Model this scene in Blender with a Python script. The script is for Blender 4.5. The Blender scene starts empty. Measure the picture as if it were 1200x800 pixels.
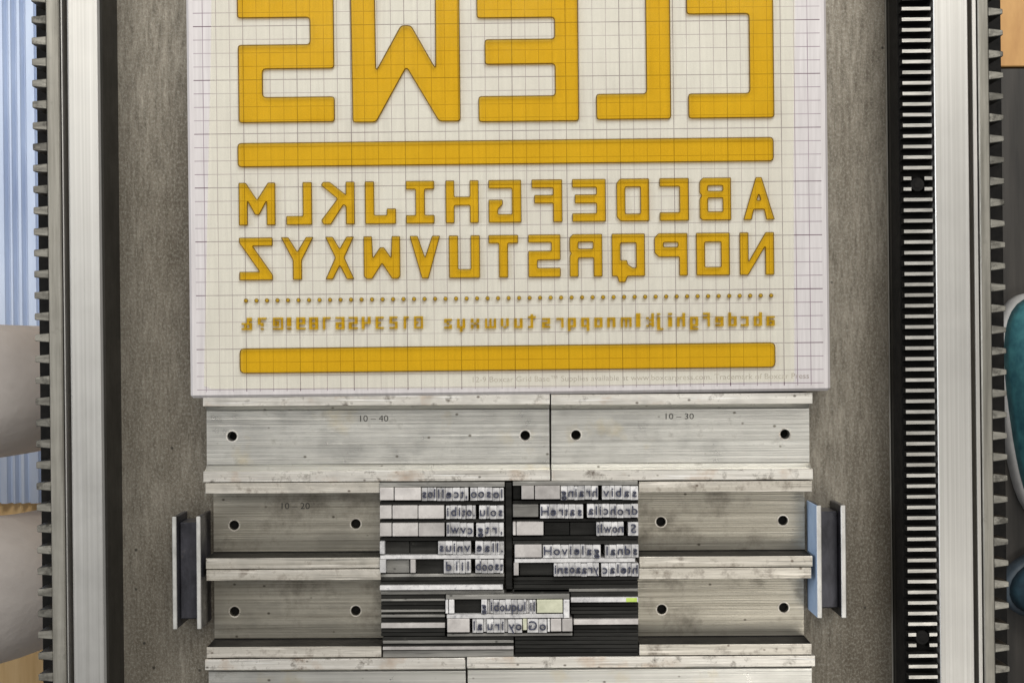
import bpy, bmesh, math, random
from mathutils import Vector
random.seed(7)
sc = bpy.context.scene
IN = 0.0254                                   # everything below is written in inches
D, F = 26.0, 1584.0                           # camera height above the bed, focal length in photo pixels
ROLL = math.radians(-0.62)

# ------------------------------------------------------------------ camera, world, lamps, exposure
cam = bpy.data.cameras.new('camera'); camo = bpy.data.objects.new('camera', cam)
sc.collection.objects.link(camo); sc.camera = camo
cam.sensor_width = 36.0; cam.lens = F / 1200 * 36; cam.clip_start = 0.01; cam.clip_end = 50
camo.location = (0, 0, D * IN); camo.rotation_euler = (0, 0, ROLL)

w = bpy.data.worlds.new('World'); sc.world = w; w.use_nodes = True
w.node_tree.nodes['Background'].inputs[0].default_value = (0.95, 0.97, 1.0, 1)
w.node_tree.nodes['Background'].inputs[1].default_value = 0.13

def area(name, loc, target, sx, sy, power, col):
    l = bpy.data.lights.new(name, 'AREA'); l.shape = 'RECTANGLE'
    l.size = sx * IN; l.size_y = sy * IN; l.energy = power; l.color = col
    o = bpy.data.objects.new(name, l); sc.collection.objects.link(o)
    o.location = Vector(loc) * IN
    o.rotation_euler = (Vector(target) - Vector(loc)).to_track_quat('-Z', 'Y').to_euler()
    return o
area('window_light', (24, 74, 60), (0, 0, 0), 70, 40, 58, (1.0, 0.975, 0.93))
area('ceiling_light', (-6, 40, 92), (0, 0, 0), 120, 30, 26, (1.0, 0.96, 0.89))
area('metal_fill_light', (26, -42, 92), (0, 0, 0), 70, 22, 12, (1.0, 0.96, 0.89))  # added fill light, brightens the lower metal rows and the right side
area('side_window_light', (-80, 10, 40), (-20, 0, -34), 40, 50, 28, (0.93, 0.96, 1.0))

sc.view_settings.view_transform = 'Standard'; sc.view_settings.look = 'None'
sc.view_settings.exposure = 0.12; sc.view_settings.gamma = 1.0
sc.cycles.max_bounces = 8; sc.cycles.transparent_max_bounces = 12
sc.cycles.use_denoising = True; sc.cycles.denoiser = 'OPENIMAGEDENOISE'; sc.cycles.denoising_input_passes = 'RGB_ALBEDO_NORMAL'

# ------------------------------------------------------------------ helpers
COS, SIN = math.cos(ROLL), math.sin(ROLL)
def S(z): return (D - z) / F                   # inches per photo pixel at height z
def P(px, py, z):                              # place on the plane at height z, in inches
    s = S(z); dx = (px - 600) * s; dy = (400 - py) * s
    return (dx * COS - dy * SIN, dx * SIN + dy * COS)
def link(o): sc.collection.objects.link(o); return o
def root(name, x, y, z=0, rz=0):
    o = link(bpy.data.objects.new(name, None)); o.empty_display_size = 0.01
    o.location = (x * IN, y * IN, z * IN); o.rotation_euler = (0, 0, rz); return o
def tag(o, label, cat, group=None):
    o['label'] = label; o['category'] = cat
    if group: o['group'] = group
    return o
def put(name, me, mat, parent=None, loc=(0, 0, 0), rz=0, smooth=False):
    o = link(bpy.data.objects.new(name, me))
    if mat is not None and not me.materials: me.materials.append(mat)
    o.location = Vector(loc) * IN; o.rotation_euler = (0, 0, rz)
    if parent is not None: o.parent = parent
    if smooth:
        for p in me.polygons: p.use_smooth = True
    return o
def mesh_from(bm, name='mesh'):
    bmesh.ops.recalc_face_normals(bm, faces=bm.faces)
    me = bpy.data.meshes.new(name); bm.to_mesh(me); bm.free(); return me
def add_box(bm, x0, x1, y0, y1, z0, z1):
    v = [bm.verts.new((x * IN, y * IN, z * IN)) for z in (z0, z1) for y in (y0, y1) for x in (x0, x1)]
    for f in ((0, 2, 3, 1), (4, 5, 7, 6), (0, 1, 5, 4), (2, 6, 7, 3), (0, 4, 6, 2), (1, 3, 7, 5)):
        bm.faces.new([v[i] for i in f])
def box(x0, x1, y0, y1, z0, z1, bev=0.0, seg=1):
    bm = bmesh.new(); add_box(bm, x0, x1, y0, y1, z0, z1)
    if bev: bmesh.ops.bevel(bm, geom=list(bm.edges), offset=bev * IN, segments=seg, affect='EDGES', profile=0.5)
    return mesh_from(bm)
def prism(prof, a0, a1, axis='x', bev=0.0):
    """profile (u, z) swept along x or y"""
    bm = bmesh.new()
    def mk(a):
        return [bm.verts.new(((a, u, z) if axis == 'x' else (u, a, z))) for u, z in prof]
    A, B = mk(a0), mk(a1); n = len(prof)
    bm.faces.new(A); bm.faces.new(B[::-1])
    for i in range(n): bm.faces.new((A[i], A[(i + 1) % n], B[(i + 1) % n], B[i]))
    for v in bm.verts: v.co *= IN
    if bev: bmesh.ops.bevel(bm, geom=list(bm.edges), offset=bev * IN, segments=1, affect='EDGES', profile=0.5)
    return mesh_from(bm)
def cyl(bm, x, y, z0, z1, r, n=16, r2=None):
    r2 = r if r2 is None else r2
    a = [bm.verts.new(((x + r * math.cos(t * 2 * math.pi / n)) * IN, (y + r * math.sin(t * 2 * math.pi / n)) * IN, z0 * IN)) for t in range(n)]
    b = [bm.verts.new(((x + r2 * math.cos(t * 2 * math.pi / n)) * IN, (y + r2 * math.sin(t * 2 * math.pi / n)) * IN, z1 * IN)) for t in range(n)]
    bm.faces.new(a[::-1]); bm.faces.new(b)
    for i in range(n): bm.faces.new((a[i], a[(i + 1) % n], b[(i + 1) % n], b[i]))
def fillet(poly, r, n=3):
    out = []; m = len(poly)
    for i in range(m):
        p0, p, p1 = Vector(poly[i - 1]), Vector(poly[i]), Vector(poly[(i + 1) % m])
        a, b = p0 - p, p1 - p
        k = min(r, a.length * 0.45, b.length * 0.45)
        s, e = p + a.normalized() * k, p + b.normalized() * k
        for j in range(n + 1):
            t = j / n; out.append(tuple((1 - t) ** 2 * s + 2 * t * (1 - t) * p + t * t * e))
    return out
_jobs = []
def outline(polys, z0, z1, bev=0.0):
    """filled outline with holes between two heights, polys in inches; realised by flush()"""
    cu = bpy.data.curves.new('c', 'CURVE'); cu.dimensions = '2D'; cu.fill_mode = 'BOTH'
    for pl in polys:
        sp = cu.splines.new('POLY'); sp.points.add(len(pl) - 1); sp.use_cyclic_u = True
        for q, (x, y) in zip(sp.points, pl): q.co = (x * IN, y * IN, 0, 1)
    h = (z1 - z0) / 2
    cu.extrude = max(0, h - bev) * IN
    if bev: cu.bevel_depth = bev * IN; cu.bevel_resolution = 0; cu.offset = -bev * IN
    o = link(bpy.data.objects.new('c', cu)); return (o, (z0 + z1) / 2)
def realise(job):
    o, zc = job
    dg = bpy.context.evaluated_depsgraph_get()
    me = bpy.data.meshes.new_from_object(o.evaluated_get(dg)); me.materials.clear()
    for v in me.vertices: v.co.z += zc * IN
    cu = o.data; bpy.data.objects.remove(o); bpy.data.curves.remove(cu); return me
_glyph = {}
def glyph(ch, bold=0.0):
    """flat outline of a character from Blender's own font, (mesh, bounds)"""
    key = (ch, bold)
    if key not in _glyph:
        cu = bpy.data.curves.new('t', 'FONT'); cu.body = ch; cu.size = 1; cu.offset = bold; cu.resolution_u = 3
        o = link(bpy.data.objects.new('t', cu))
        me = bpy.data.meshes.new_from_object(o.evaluated_get(bpy.context.evaluated_depsgraph_get()))
        me.materials.clear()
        bpy.data.objects.remove(o); bpy.data.curves.remove(cu)
        xs = [v.co.x for v in me.vertices]; ys = [v.co.y for v in me.vertices]
        _glyph[key] = (me, (min(xs), max(xs), min(ys), max(ys)))
    return _glyph[key]
def glyph_solid(ch, x0, x1, y0, y1, z0, z1, mirror=False, bold=0.0, use=None):
    """the character fitted into a rectangle and raised from z0 to z1 (inches)"""
    me, b = glyph(ch, bold); b = use or b
    bm = bmesh.new(); bm.from_mesh(me)
    bmesh.ops.remove_doubles(bm, verts=bm.verts, dist=1e-5)
    for v in bm.verts:
        u = (v.co.x - b[0]) / (b[1] - b[0]); t = (v.co.y - b[2]) / (b[3] - b[2])
        if mirror: u = 1 - u
        v.co = ((x0 + u * (x1 - x0)) * IN, (y0 + t * (y1 - y0)) * IN, z0 * IN)
    r = bmesh.ops.extrude_face_region(bm, geom=list(bm.faces))
    for v in r['geom']:
        if isinstance(v, bmesh.types.BMVert): v.co.z = z1 * IN
    return mesh_from(bm)

# ------------------------------------------------------------------ materials
def nodes_of(name):
    m = bpy.data.materials.new(name); m.use_nodes = True
    nt = m.node_tree; return m, nt, nt.nodes['Principled BSDF']
def N(nt, t, **kw):
    n = nt.nodes.new(t)
    for k, v in kw.items(): setattr(n, k, v)
    return n
def coords(nt, scale, jitter=True, rot=None):
    tc = N(nt, 'ShaderNodeTexCoord'); mp = N(nt, 'ShaderNodeMapping')
    mp.inputs['Scale'].default_value = scale
    nt.links.new(tc.outputs['Object'], mp.inputs['Vector'])
    if jitter:
        oi = N(nt, 'ShaderNodeObjectInfo'); ml = N(nt, 'ShaderNodeMath', operation='MULTIPLY'); ml.inputs[1].default_value = 37.0
        nt.links.new(oi.outputs['Random'], ml.inputs[0])
        cb = N(nt, 'ShaderNodeCombineXYZ')
        for i in range(3): nt.links.new(ml.outputs[0], cb.inputs[i])
        nt.links.new(cb.outputs[0], mp.inputs['Location'])
    return mp.outputs[0]
def noise(nt, vec, scale=1.0, detail=4, rough=0.6):
    n = N(nt, 'ShaderNodeTexNoise'); n.inputs['Scale'].default_value = scale
    n.inputs['Detail'].default_value = detail; n.inputs['Roughness'].default_value = rough
    nt.links.new(vec, n.inputs['Vector']); return n.outputs['Fac']
def ramp(nt, fac, stops):
    r = N(nt, 'ShaderNodeValToRGB'); e = r.color_ramp.elements
    e[0].position, e[0].color = stops[0][0], (*stops[0][1], 1)
    e[1].position, e[1].color = stops[-1][0], (*stops[-1][1], 1)
    for p, c in stops[1:-1]:
        q = e.new(p); q.color = (*c, 1)
    nt.links.new(fac, r.inputs[0]); return r.outputs[0]
def mix(nt, fac, a, b, mode='MIX'):
    m = N(nt, 'ShaderNodeMix', data_type='RGBA', blend_type=mode)
    if isinstance(fac, (int, float)): m.inputs[0].default_value = fac
    else: nt.links.new(fac, m.inputs[0])
    for s, v in ((6, a), (7, b)):
        if isinstance(v, tuple): m.inputs[s].default_value = (*v, 1)
        else: nt.links.new(v, m.inputs[s])
    return m.outputs[2]
def bump(nt, bs, fac, strength, dist=0.0005):
    b = N(nt, 'ShaderNodeBump'); b.inputs['Strength'].default_value = strength; b.inputs['Distance'].default_value = dist
    nt.links.new(fac, b.inputs['Height']); nt.links.new(b.outputs[0], bs.inputs['Normal'])
G = lambda v: (v, v, v)
def worn_metal(name, lo, hi, streak, metallic=0.7, rough=(0.3, 0.5), stain=(0.05, 0.045, 0.035), stain_at=(0.62, 0.75),
               stain_scale=60, stain_amt=0.6, tint=None, tint_at=(0.6, 0.72), bumpk=0.25, vary=0.0, scratch=0.0, spec=0.5):
    """machined metal: streaks along one axis, dirt blotches, an optional oxide tint"""
    m, nt, bs = nodes_of(name)
    st = noise(nt, coords(nt, streak), 1.0, 5, 0.65)
    col = ramp(nt, st, [(0.3, lo), (0.7, hi)])
    bl = noise(nt, coords(nt, (stain_scale,) * 3), 1.0, 6, 0.7)
    msk = ramp(nt, bl, [(stain_at[0], G(0)), (stain_at[1], G(stain_amt))])
    col = mix(nt, msk, col, stain)
    if tint:
        tn = noise(nt, coords(nt, (stain_scale * 0.45,) * 3), 1.0, 4, 0.6)
        col = mix(nt, ramp(nt, tn, [(tint_at[0], G(0)), (tint_at[1], G(0.55))]), col, tint)
    if scratch:                                # fine drawn scratches and small nicks
        sn = noise(nt, coords(nt, tuple(v * 2.6 if v > 100 else v * 2.2 for v in streak)), 1.0, 2, 0.5)
        col = mix(nt, ramp(nt, sn, [(0.60, G(0)), (0.70, G(scratch))]), col, tuple(v * 0.25 for v in lo))
        sn2 = noise(nt, coords(nt, tuple(v * 1.7 if v > 100 else v * 3.1 for v in streak)), 1.0, 2, 0.5)
        col = mix(nt, ramp(nt, sn2, [(0.62, G(0)), (0.70, G(scratch))]), col, tuple(min(0.95, v * 1.3) for v in hi))
        vo = N(nt, 'ShaderNodeTexVoronoi'); vo.inputs['Scale'].default_value = 1.0
        nt.links.new(coords(nt, (110, 150, 110)), vo.inputs['Vector'])
        col = mix(nt, ramp(nt, vo.outputs['Distance'], [(0.05, G(0.8)), (0.11, G(0))]), col, stain)
    if vary:
        oi = N(nt, 'ShaderNodeObjectInfo')
        col = mix(nt, 1.0, col, ramp(nt, oi.outputs['Random'], [(0.0, G(1 - vary)), (1.0, G(1.0))]), 'MULTIPLY')
    nt.links.new(col, bs.inputs['Base Color'])
    bs.inputs['Metallic'].default_value = metallic; bs.inputs['Specular IOR Level'].default_value = spec
    rr = ramp(nt, bl, [(0.3, G(rough[0])), (0.75, G(rough[1]))]); nt.links.new(rr, bs.inputs['Roughness'])
    fine = noise(nt, coords(nt, tuple(s * 3 for s in streak)), 1.0, 3, 0.6)
    bump(nt, bs, fine, bumpk, 0.0004)
    return m
M = {}
# cast and ground bed plate: warm grey with mill grain, oil-darkened patches and pits
def bed_material():
    m, nt, bs = nodes_of('bed_steel')
    c1 = noise(nt, coords(nt, (420, 60, 200), False), 1.0, 7, 0.75)
    col = ramp(nt, c1, [(0.28, (0.085, 0.072, 0.055)), (0.5, (0.185, 0.165, 0.134)), (0.72, (0.31, 0.282, 0.235))])
    c2 = noise(nt, coords(nt, (16, 4, 9), False), 1.0, 4, 0.6)
    col = mix(nt, ramp(nt, c2, [(0.42, G(0)), (0.62, G(0.75))]), col, (0.075, 0.060, 0.042))
    gr = noise(nt, coords(nt, (900, 700, 900), False), 1.0, 4, 0.8)
    col = mix(nt, ramp(nt, gr, [(0.47, G(0)), (0.66, G(0.45))]), col, (0.38, 0.375, 0.325))
    gd = noise(nt, coords(nt, (1100, 620, 900), False), 1.0, 3, 0.8)
    col = mix(nt, ramp(nt, gd, [(0.54, G(0)), (0.70, G(0.45))]), col, (0.07, 0.058, 0.044))
    v = N(nt, 'ShaderNodeTexVoronoi'); v.inputs['Scale'].default_value = 1.0
    nt.links.new(coords(nt, (75, 75, 75), False), v.inputs['Vector'])
    pit = ramp(nt, v.outputs['Distance'], [(0.035, G(0.9)), (0.075, G(0))])
    col = mix(nt, pit, col, (0.03, 0.027, 0.022))
    nt.links.new(col, bs.inputs['Base Color'])
    bs.inputs['Metallic'].default_value = 0.65
    nt.links.new(ramp(nt, c1, [(0.3, G(0.62)), (0.7, G(0.42))]), bs.inputs['Roughness'])
    bump(nt, bs, gr, 0.35, 0.0004); return m
M['bed'] = bed_material()
M['rail'] = worn_metal('ground_rail_steel', (0.42, 0.41, 0.385), (0.56, 0.55, 0.525), (900, 3, 60), 0.85, (0.38, 0.46), stain_at=(0.68, 0.8), stain_scale=40, stain_amt=0.25, bumpk=0.12)
M['rack_top'] = worn_metal('rack_steel', (0.15, 0.142, 0.12), (0.34, 0.325, 0.285), (220, 10, 60), 0.6, (0.35, 0.5), stain_amt=0.4, stain_scale=110)
M['tooth'] = worn_metal('tooth_steel', (0.34, 0.33, 0.30), (0.58, 0.565, 0.53), (30, 180, 60), 0.7, (0.28, 0.45), stain_amt=0.35, stain_scale=130)
M['rack_tooth'] = worn_metal('greasy_tooth_steel', (0.10, 0.094, 0.08), (0.36, 0.345, 0.30), (60, 260, 60), 0.5, (0.32, 0.5), stain=(0.02, 0.018, 0.014), stain_at=(0.5, 0.66), stain_scale=140, stain_amt=0.8, vary=0.4)
M['oiled_shaded'] = worn_metal('oiled_and_shaded_steel', (0.014, 0.013, 0.011), (0.03, 0.028, 0.024), (90, 20, 90), 0.1, (0.4, 0.55), stain=(0.05, 0.045, 0.04), stain_amt=0.4, spec=0.15)
M['black'] = worn_metal('black_and_shade', (0.006, 0.006, 0.006), (0.014, 0.013, 0.012), (200, 200, 200), 0.0, (0.45, 0.6), stain_amt=0.0, spec=0.06)  # black parts; gap and recess shade is put into this colour too
M['alu'] = worn_metal('worn_aluminium', (0.46, 0.45, 0.415), (0.70, 0.69, 0.645), (3, 700, 90), 0.85, (0.26, 0.42), stain=(0.10, 0.085, 0.06), stain_at=(0.60, 0.78), stain_scale=70, stain_amt=0.7, tint=(0.58, 0.48, 0.27), tint_at=(0.60, 0.74), scratch=0.35)
M['alu_edge'] = worn_metal('scraped_aluminium', (0.52, 0.49, 0.44), (0.80, 0.775, 0.72), (9, 420, 90), 0.75, (0.30, 0.5), stain=(0.07, 0.052, 0.036), stain_at=(0.54, 0.68), stain_scale=120, stain_amt=0.85, tint=(0.46, 0.31, 0.20), tint_at=(0.56, 0.72), scratch=0.6)
M['dull'] = worn_metal('dull_zinc', (0.28, 0.258, 0.21), (0.50, 0.468, 0.395), (4, 620, 90), 0.85, (0.28, 0.45), stain=(0.05, 0.040, 0.028), stain_at=(0.50, 0.72), stain_scale=45, stain_amt=0.7, scratch=0.3)
M['dull_edge'] = worn_metal('dull_zinc_edge', (0.42, 0.39, 0.33), (0.72, 0.68, 0.61), (9, 380, 90), 0.75, (0.30, 0.5), stain=(0.10, 0.07, 0.05), stain_at=(0.52, 0.70), stain_scale=110, stain_amt=0.75, scratch=0.6)
M['iron'] = worn_metal('smeared_iron', (0.012, 0.012, 0.014), (0.07, 0.07, 0.085), (90, 40, 60), 0.5, (0.22, 0.5), stain=(0.18, 0.16, 0.13), stain_amt=0.4)
M['iron_edge'] = worn_metal('bare_iron_edge', (0.42, 0.41, 0.39), (0.66, 0.65, 0.62), (160, 60, 60), 0.6, (0.3, 0.5), stain_amt=0.5, stain_scale=150)
M['blue_sheen'] = worn_metal('blue_sheen_iron', (0.36, 0.52, 0.78), (0.52, 0.68, 0.92), (120, 40, 60), 0.3, (0.3, 0.45), stain_amt=0.3, stain_scale=150)  # bluish reflection put into the colour of one flange face
M['lead'] = worn_metal('bright_lead', (0.52, 0.51, 0.51), (0.80, 0.79, 0.78), (160, 160, 160), 0.35, (0.35, 0.55), stain=(0.2, 0.2, 0.22), stain_at=(0.52, 0.70), stain_scale=330, stain_amt=0.75, vary=0.35)
M['lead_quad'] = worn_metal('cast_lead_quad', (0.42, 0.395, 0.38), (0.64, 0.61, 0.585), (110, 110, 110), 0.35, (0.35, 0.55), stain=(0.3, 0.28, 0.27), stain_at=(0.52, 0.74), stain_scale=150, stain_amt=0.6, vary=0.35)
M['lead_dark'] = worn_metal('shaded_lead', (0.010, 0.010, 0.009), (0.042, 0.041, 0.038), (18, 260, 60), 0.3, (0.35, 0.6), stain=(0.12, 0.115, 0.10), stain_amt=0.6, stain_scale=120, vary=0.5, spec=0.12)  # low strips reflect dark; that shade is put into the colour
M['lead_mid'] = worn_metal('grey_lead', (0.15, 0.145, 0.135), (0.40, 0.39, 0.36), (18, 260, 60), 0.5, (0.35, 0.55), stain=(0.05, 0.05, 0.045), stain_amt=0.6, stain_scale=120, vary=0.4, scratch=0.4)
M['lead_green'] = worn_metal('green_smeared_lead', (0.40, 0.41, 0.30), (0.62, 0.62, 0.48), (110, 110, 110), 0.3, (0.4, 0.55), stain=(0.25, 0.25, 0.18), stain_amt=0.5, stain_scale=220)
M['ink'] = worn_metal('blue_black_ink', (0.012, 0.014, 0.03), (0.045, 0.05, 0.085), (300, 300, 300), 0.0, (0.3, 0.5), stain_amt=0.0)
M['print'] = worn_metal('stamped_mark', (0.02, 0.018, 0.015), (0.06, 0.055, 0.045), (300, 300, 300), 0.0, (0.6, 0.7), stain_amt=0.0)
M['caption'] = worn_metal('caption_print', (0.16, 0.13, 0.12), (0.32, 0.28, 0.25), (300, 300, 300), 0.0, (0.6, 0.7), stain_amt=0.0)

# anodised base with its printed quarter-inch grid (flat print)
def grid_material(ox, oy, hx, hy):
    m, nt, bs = nodes_of('anodised_grid')
    tc = N(nt, 'ShaderNodeTexCoord'); sp = N(nt, 'ShaderNodeSeparateXYZ'); nt.links.new(tc.outputs['Object'], sp.inputs[0])
    def mth(op, a, b=None):
        n = N(nt, 'ShaderNodeMath', operation=op)
        for i, v in enumerate((a, b)):
            if v is None: continue
            if isinstance(v, (int, float)): n.inputs[i].default_value = v
            else: nt.links.new(v, n.inputs[i])
        return n.outputs[0]
    def lines(out, off, pitch, width):
        u = mth('DIVIDE', mth('SUBTRACT', out, off * IN), pitch * IN)
        f = mth('ABSOLUTE', mth('SUBTRACT', mth('FRACT', mth('ADD', u, 0.5)), 0.5))
        return mth('LESS_THAN', f, width / pitch / 2)
    inside = mth('MULTIPLY', mth('LESS_THAN', mth('ABSOLUTE', sp.outputs[0]), hx * IN), mth('LESS_THAN', mth('ABSOLUTE', sp.outputs[1]), hy * IN))
    minor = mth('MAXIMUM', lines(sp.outputs[0], ox, 0.25, 0.013), lines(sp.outputs[1], oy, 0.25, 0.013))
    major = mth('MAXIMUM', lines(sp.outputs[0], ox, 1.0, 0.017), lines(sp.outputs[1], oy, 1.0, 0.017))
    n1 = noise(nt, coords(nt, (700, 30, 100), False), 1.0, 4, 0.6)
    col = ramp(nt, n1, [(0.3, (0.43, 0.405, 0.405)), (0.7, (0.525, 0.498, 0.497))])
    sm = noise(nt, coords(nt, (25, 25, 25), False), 1.0, 4, 0.6)
    col = mix(nt, ramp(nt, sm, [(0.5, G(0)), (0.8, G(0.5))]), col, (0.46, 0.42, 0.42))
    wear = ramp(nt, noise(nt, coords(nt, (40, 40, 40), False), 1.0, 3, 0.6), [(0.3, G(0.6)), (0.6, G(1.0))])
    col = mix(nt, mth('MULTIPLY', mth('MULTIPLY', minor, inside), wear), col, (0.17, 0.12, 0.15))
    col = mix(nt, mth('MULTIPLY', mth('MULTIPLY', major, inside), wear), col, (0.07, 0.03, 0.05))
    nt.links.new(col, bs.inputs['Base Color']); bs.inputs['Metallic'].default_value = 0.1; bs.inputs['Roughness'].default_value = 0.42
    return m
# clear plate backing and the amber photopolymer of the relief
def clear(name, tint, body, opac, rough, opac_noise=0.0):
    m, nt, bs = nodes_of(name); out = nt.nodes['Material Output']
    tr = N(nt, 'ShaderNodeBsdfTransparent'); tr.inputs[0].default_value = (*tint, 1)
    mx = N(nt, 'ShaderNodeMixShader')
    n1 = noise(nt, coords(nt, (30, 30, 30)), 1.0, 4, 0.6)
    c = ramp(nt, n1, [(0.3, tuple(x * 0.9 for x in body)), (0.7, body)])
    nt.links.new(c, bs.inputs['Base Color']); bs.inputs['Roughness'].default_value = rough
    nt.links.new(ramp(nt, n1, [(0.3, G(opac - opac_noise)), (0.7, G(opac + opac_noise))]), mx.inputs[0])
    nt.links.new(tr.outputs[0], mx.inputs[1]); nt.links.new(bs.outputs[0], mx.inputs[2])
    nt.links.new(mx.outputs[0], out.inputs['Surface']); return m
M['film'] = clear('clear_backing_film', (0.995, 0.993, 0.96), (0.84, 0.83, 0.74), 0.13, 0.4, 0.04)
M['polymer'] = clear('amber_photopolymer', (0.965, 0.745, 0.17), (0.74, 0.47, 0.014), 0.13, 0.2, 0.08)
M['polymer_edge'] = clear('amber_photopolymer_shoulder', (0.62, 0.40, 0.04), (0.13, 0.075, 0.004), 0.6, 0.2, 0.03)  # dark refraction at the relief edges put into the colour

def simple(name, lo, hi, scale, rough=0.6, bumpk=0.2, bd=0.001, metallic=0.0):
    m, nt, bs = nodes_of(name); n1 = noise(nt, coords(nt, scale), 1.0, 5, 0.6)
    nt.links.new(ramp(nt, n1, [(0.3, lo), (0.7, hi)]), bs.inputs['Base Color'])
    bs.inputs['Roughness'].default_value = rough; bs.inputs['Metallic'].default_value = metallic
    bump(nt, bs, n1, bumpk, bd); return m
M['pine'] = simple('pine_board', (0.58, 0.36, 0.14), (0.80, 0.58, 0.30), (60, 5, 60), 0.45)
M['dark_wood'] = simple('dark_board', (0.012, 0.010, 0.008), (0.05, 0.044, 0.037), (70, 5, 60), 0.5)
M['knotty'] = simple('knotty_pine', (0.42, 0.20, 0.06), (0.66, 0.38, 0.13), (22, 7, 22), 0.45)
M['ribbed'] = simple('pale_blue_plastic', (0.42, 0.50, 0.66), (0.56, 0.64, 0.78), (40, 8, 40), 0.55)
M['trousers'] = simple('grey_cotton', (0.44, 0.40, 0.375), (0.58, 0.535, 0.50), (7, 16, 16), 0.9, 0.45, 0.006)
M['teal'] = simple('teal_knit', (0.008, 0.07, 0.10), (0.05, 0.20, 0.22), (60, 60, 60), 0.7, 0.5)
M['navy'] = simple('navy_panel', (0.006, 0.02, 0.035), (0.02, 0.06, 0.085), (60, 60, 60), 0.7, 0.5)
M['dark_rubber'] = simple('dark_rubber', (0.02, 0.03, 0.04), (0.05, 0.07, 0.09), (40, 40, 40), 0.6)
M['white_rubber'] = simple('white_rubber', (0.26, 0.26, 0.25), (0.42, 0.41, 0.40), (40, 40, 40), 0.6)

# ------------------------------------------------------------------ floor
FZ = -34.0
fl = put('floor', box(-70, 70, -60, 60, FZ - 1.0, FZ - 0.75), M['dark_wood']); fl['kind'] = 'structure'
YB = P(1190, 78, FZ)[1]
pw = 3.4
plank_mesh = {}
for i, x in enumerate([k * pw for k in range(-13, 13)]):
    right = x > 8
    for (y0, y1, mt) in (((YB, 44, 'knotty'), (-44, YB - 0.08, 'dark_wood')) if right else ((-44, -6 + (i % 3) * 9, 'pine'), (-6 + (i % 3) * 9 + 0.06, 44, 'pine'))):
        key = (round(y0, 2), round(y1, 2), mt)
        if key not in plank_mesh: plank_mesh[key] = box(0.03, pw - 0.03, y0, y1, -0.75, 0, 0.04)
        put('plank', plank_mesh[key], M[mt], fl, (x, 0, FZ))

# ------------------------------------------------------------------ the press: bed, rails, racks
press = tag(root('printing_press', 0, 0), 'old steel flatbed printing press with ground rails and toothed racks', 'press')
LB, RB = P(141.5, 400, 0)[0], P(1041.5, 400, 0)[0]
L0, L1 = -15.0, 15.0
put('bed_plate', box(LB - 0.4, RB + 0.4, L0, L1, -1.2, 0), M['bed'], press)
put('press_frame', box(LB - 0.6, RB + 0.6, L0, L1, -7, -1.25, 0.1), M['oiled_shaded'], press)
for x in (-6.5, 6.5):
    for y in (-13, 11): put('leg', box(x - 1.2, x + 1.2, y, y + 2.2, FZ, -7.02, 0.1), M['oiled_shaded'], press)
X = lambda px, z: P(px, 400, z)[0]
RZ = 1.03
# left guide rail: a tall dark-sided beam with a ground top
put('rail_side', box(LB - 0.28, LB - 0.001, L0, L1, 0.002, RZ - 0.06), M['oiled_shaded'], press)
bm = bmesh.new()
put('guide_rail', box(X(82, RZ), X(120, RZ), L0, L1, 0.2, RZ, 0.035), M['rail'], press)
gap_shade = put('gap_shade', box(X(71, 0.3), X(83, 0.3), L0, L1, -1.0, 0.15), M['black'], press)  # black box, depth shade of the gap put into its colour
# right: toothed drive rack on a dark block, then the rail
put('rack_edge', box(RB - 0.012, RB + 0.012, L0, L1, 0.002, 0.05, 0.004), M['rack_top'], press)
rack_x0, rack_x1 = X(1060.5, RZ), X(1095, RZ)
put('rail_side', box(RB + 0.021, rack_x0 + 0.12, L0, L1, 0.003, RZ - 0.22), M['oiled_shaded'], press)
dr = put('drive_rack', box(rack_x0 - 0.02, rack_x1 + 0.04, L0, L1, 0.3, RZ - 0.21), M['black'], press)
put('guide_rail', box(X(1098, RZ), X(1138, RZ), L0, L1, 0.2, RZ, 0.014), M['rail'], press)
put('gap_shade', box(X(1136, 0.3), X(1152, 0.3), L0, L1, -1.0, 0.15), M['black'], press)
# upright teeth of the drive rack
p_in = 12.42 * S(RZ); tw = 4.6 * S(RZ)
prof = [(-tw / 2 - 0.03, 0), (tw / 2 + 0.03, 0), (tw / 2, 0.21), (-tw / 2, 0.21)]
tooth_me = prism(prof, 0.0, rack_x1 - rack_x0, 'x', 0.006)
tooth_me.materials.append(M['tooth']); tooth_me.materials.append(M['black'])
for pl in tooth_me.polygons: pl.material_index = 0 if pl.normal.z > 0.8 else 1  # tops bright steel, all other faces near black
yref = P(1078, 10.3, RZ)[1]
k0 = -int((13.5 - yref) / p_in)
bolt_y = [P(1077.5, 216, RZ)[1], P(1082.5, 747, RZ)[1]]
half_me = {}
for k in range(k0, k0 + int(27 / p_in)):
    y = yref - k * p_in
    near = [b for b in bolt_y if abs(b - y) < 0.14]
    if near:                                   # teeth cut short round a bolt head
        if 's' not in half_me:
            for nm, a, b in (('s', 0, 0.155), ('e', rack_x1 - rack_x0 - 0.155, rack_x1 - rack_x0)):
                q = prism(prof, a, b, 'x', 0.006); q.materials.append(M['tooth']); q.materials.append(M['black'])
                for pl in q.polygons: pl.material_index = 0 if pl.normal.z > 0.8 else 1
                half_me[nm] = q
        for nm in 'se': put('tooth', half_me[nm], None, dr, (rack_x0, y, RZ - 0.21))
    else: put('tooth', tooth_me, None, dr, (rack_x0, y, RZ - 0.21))
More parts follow.
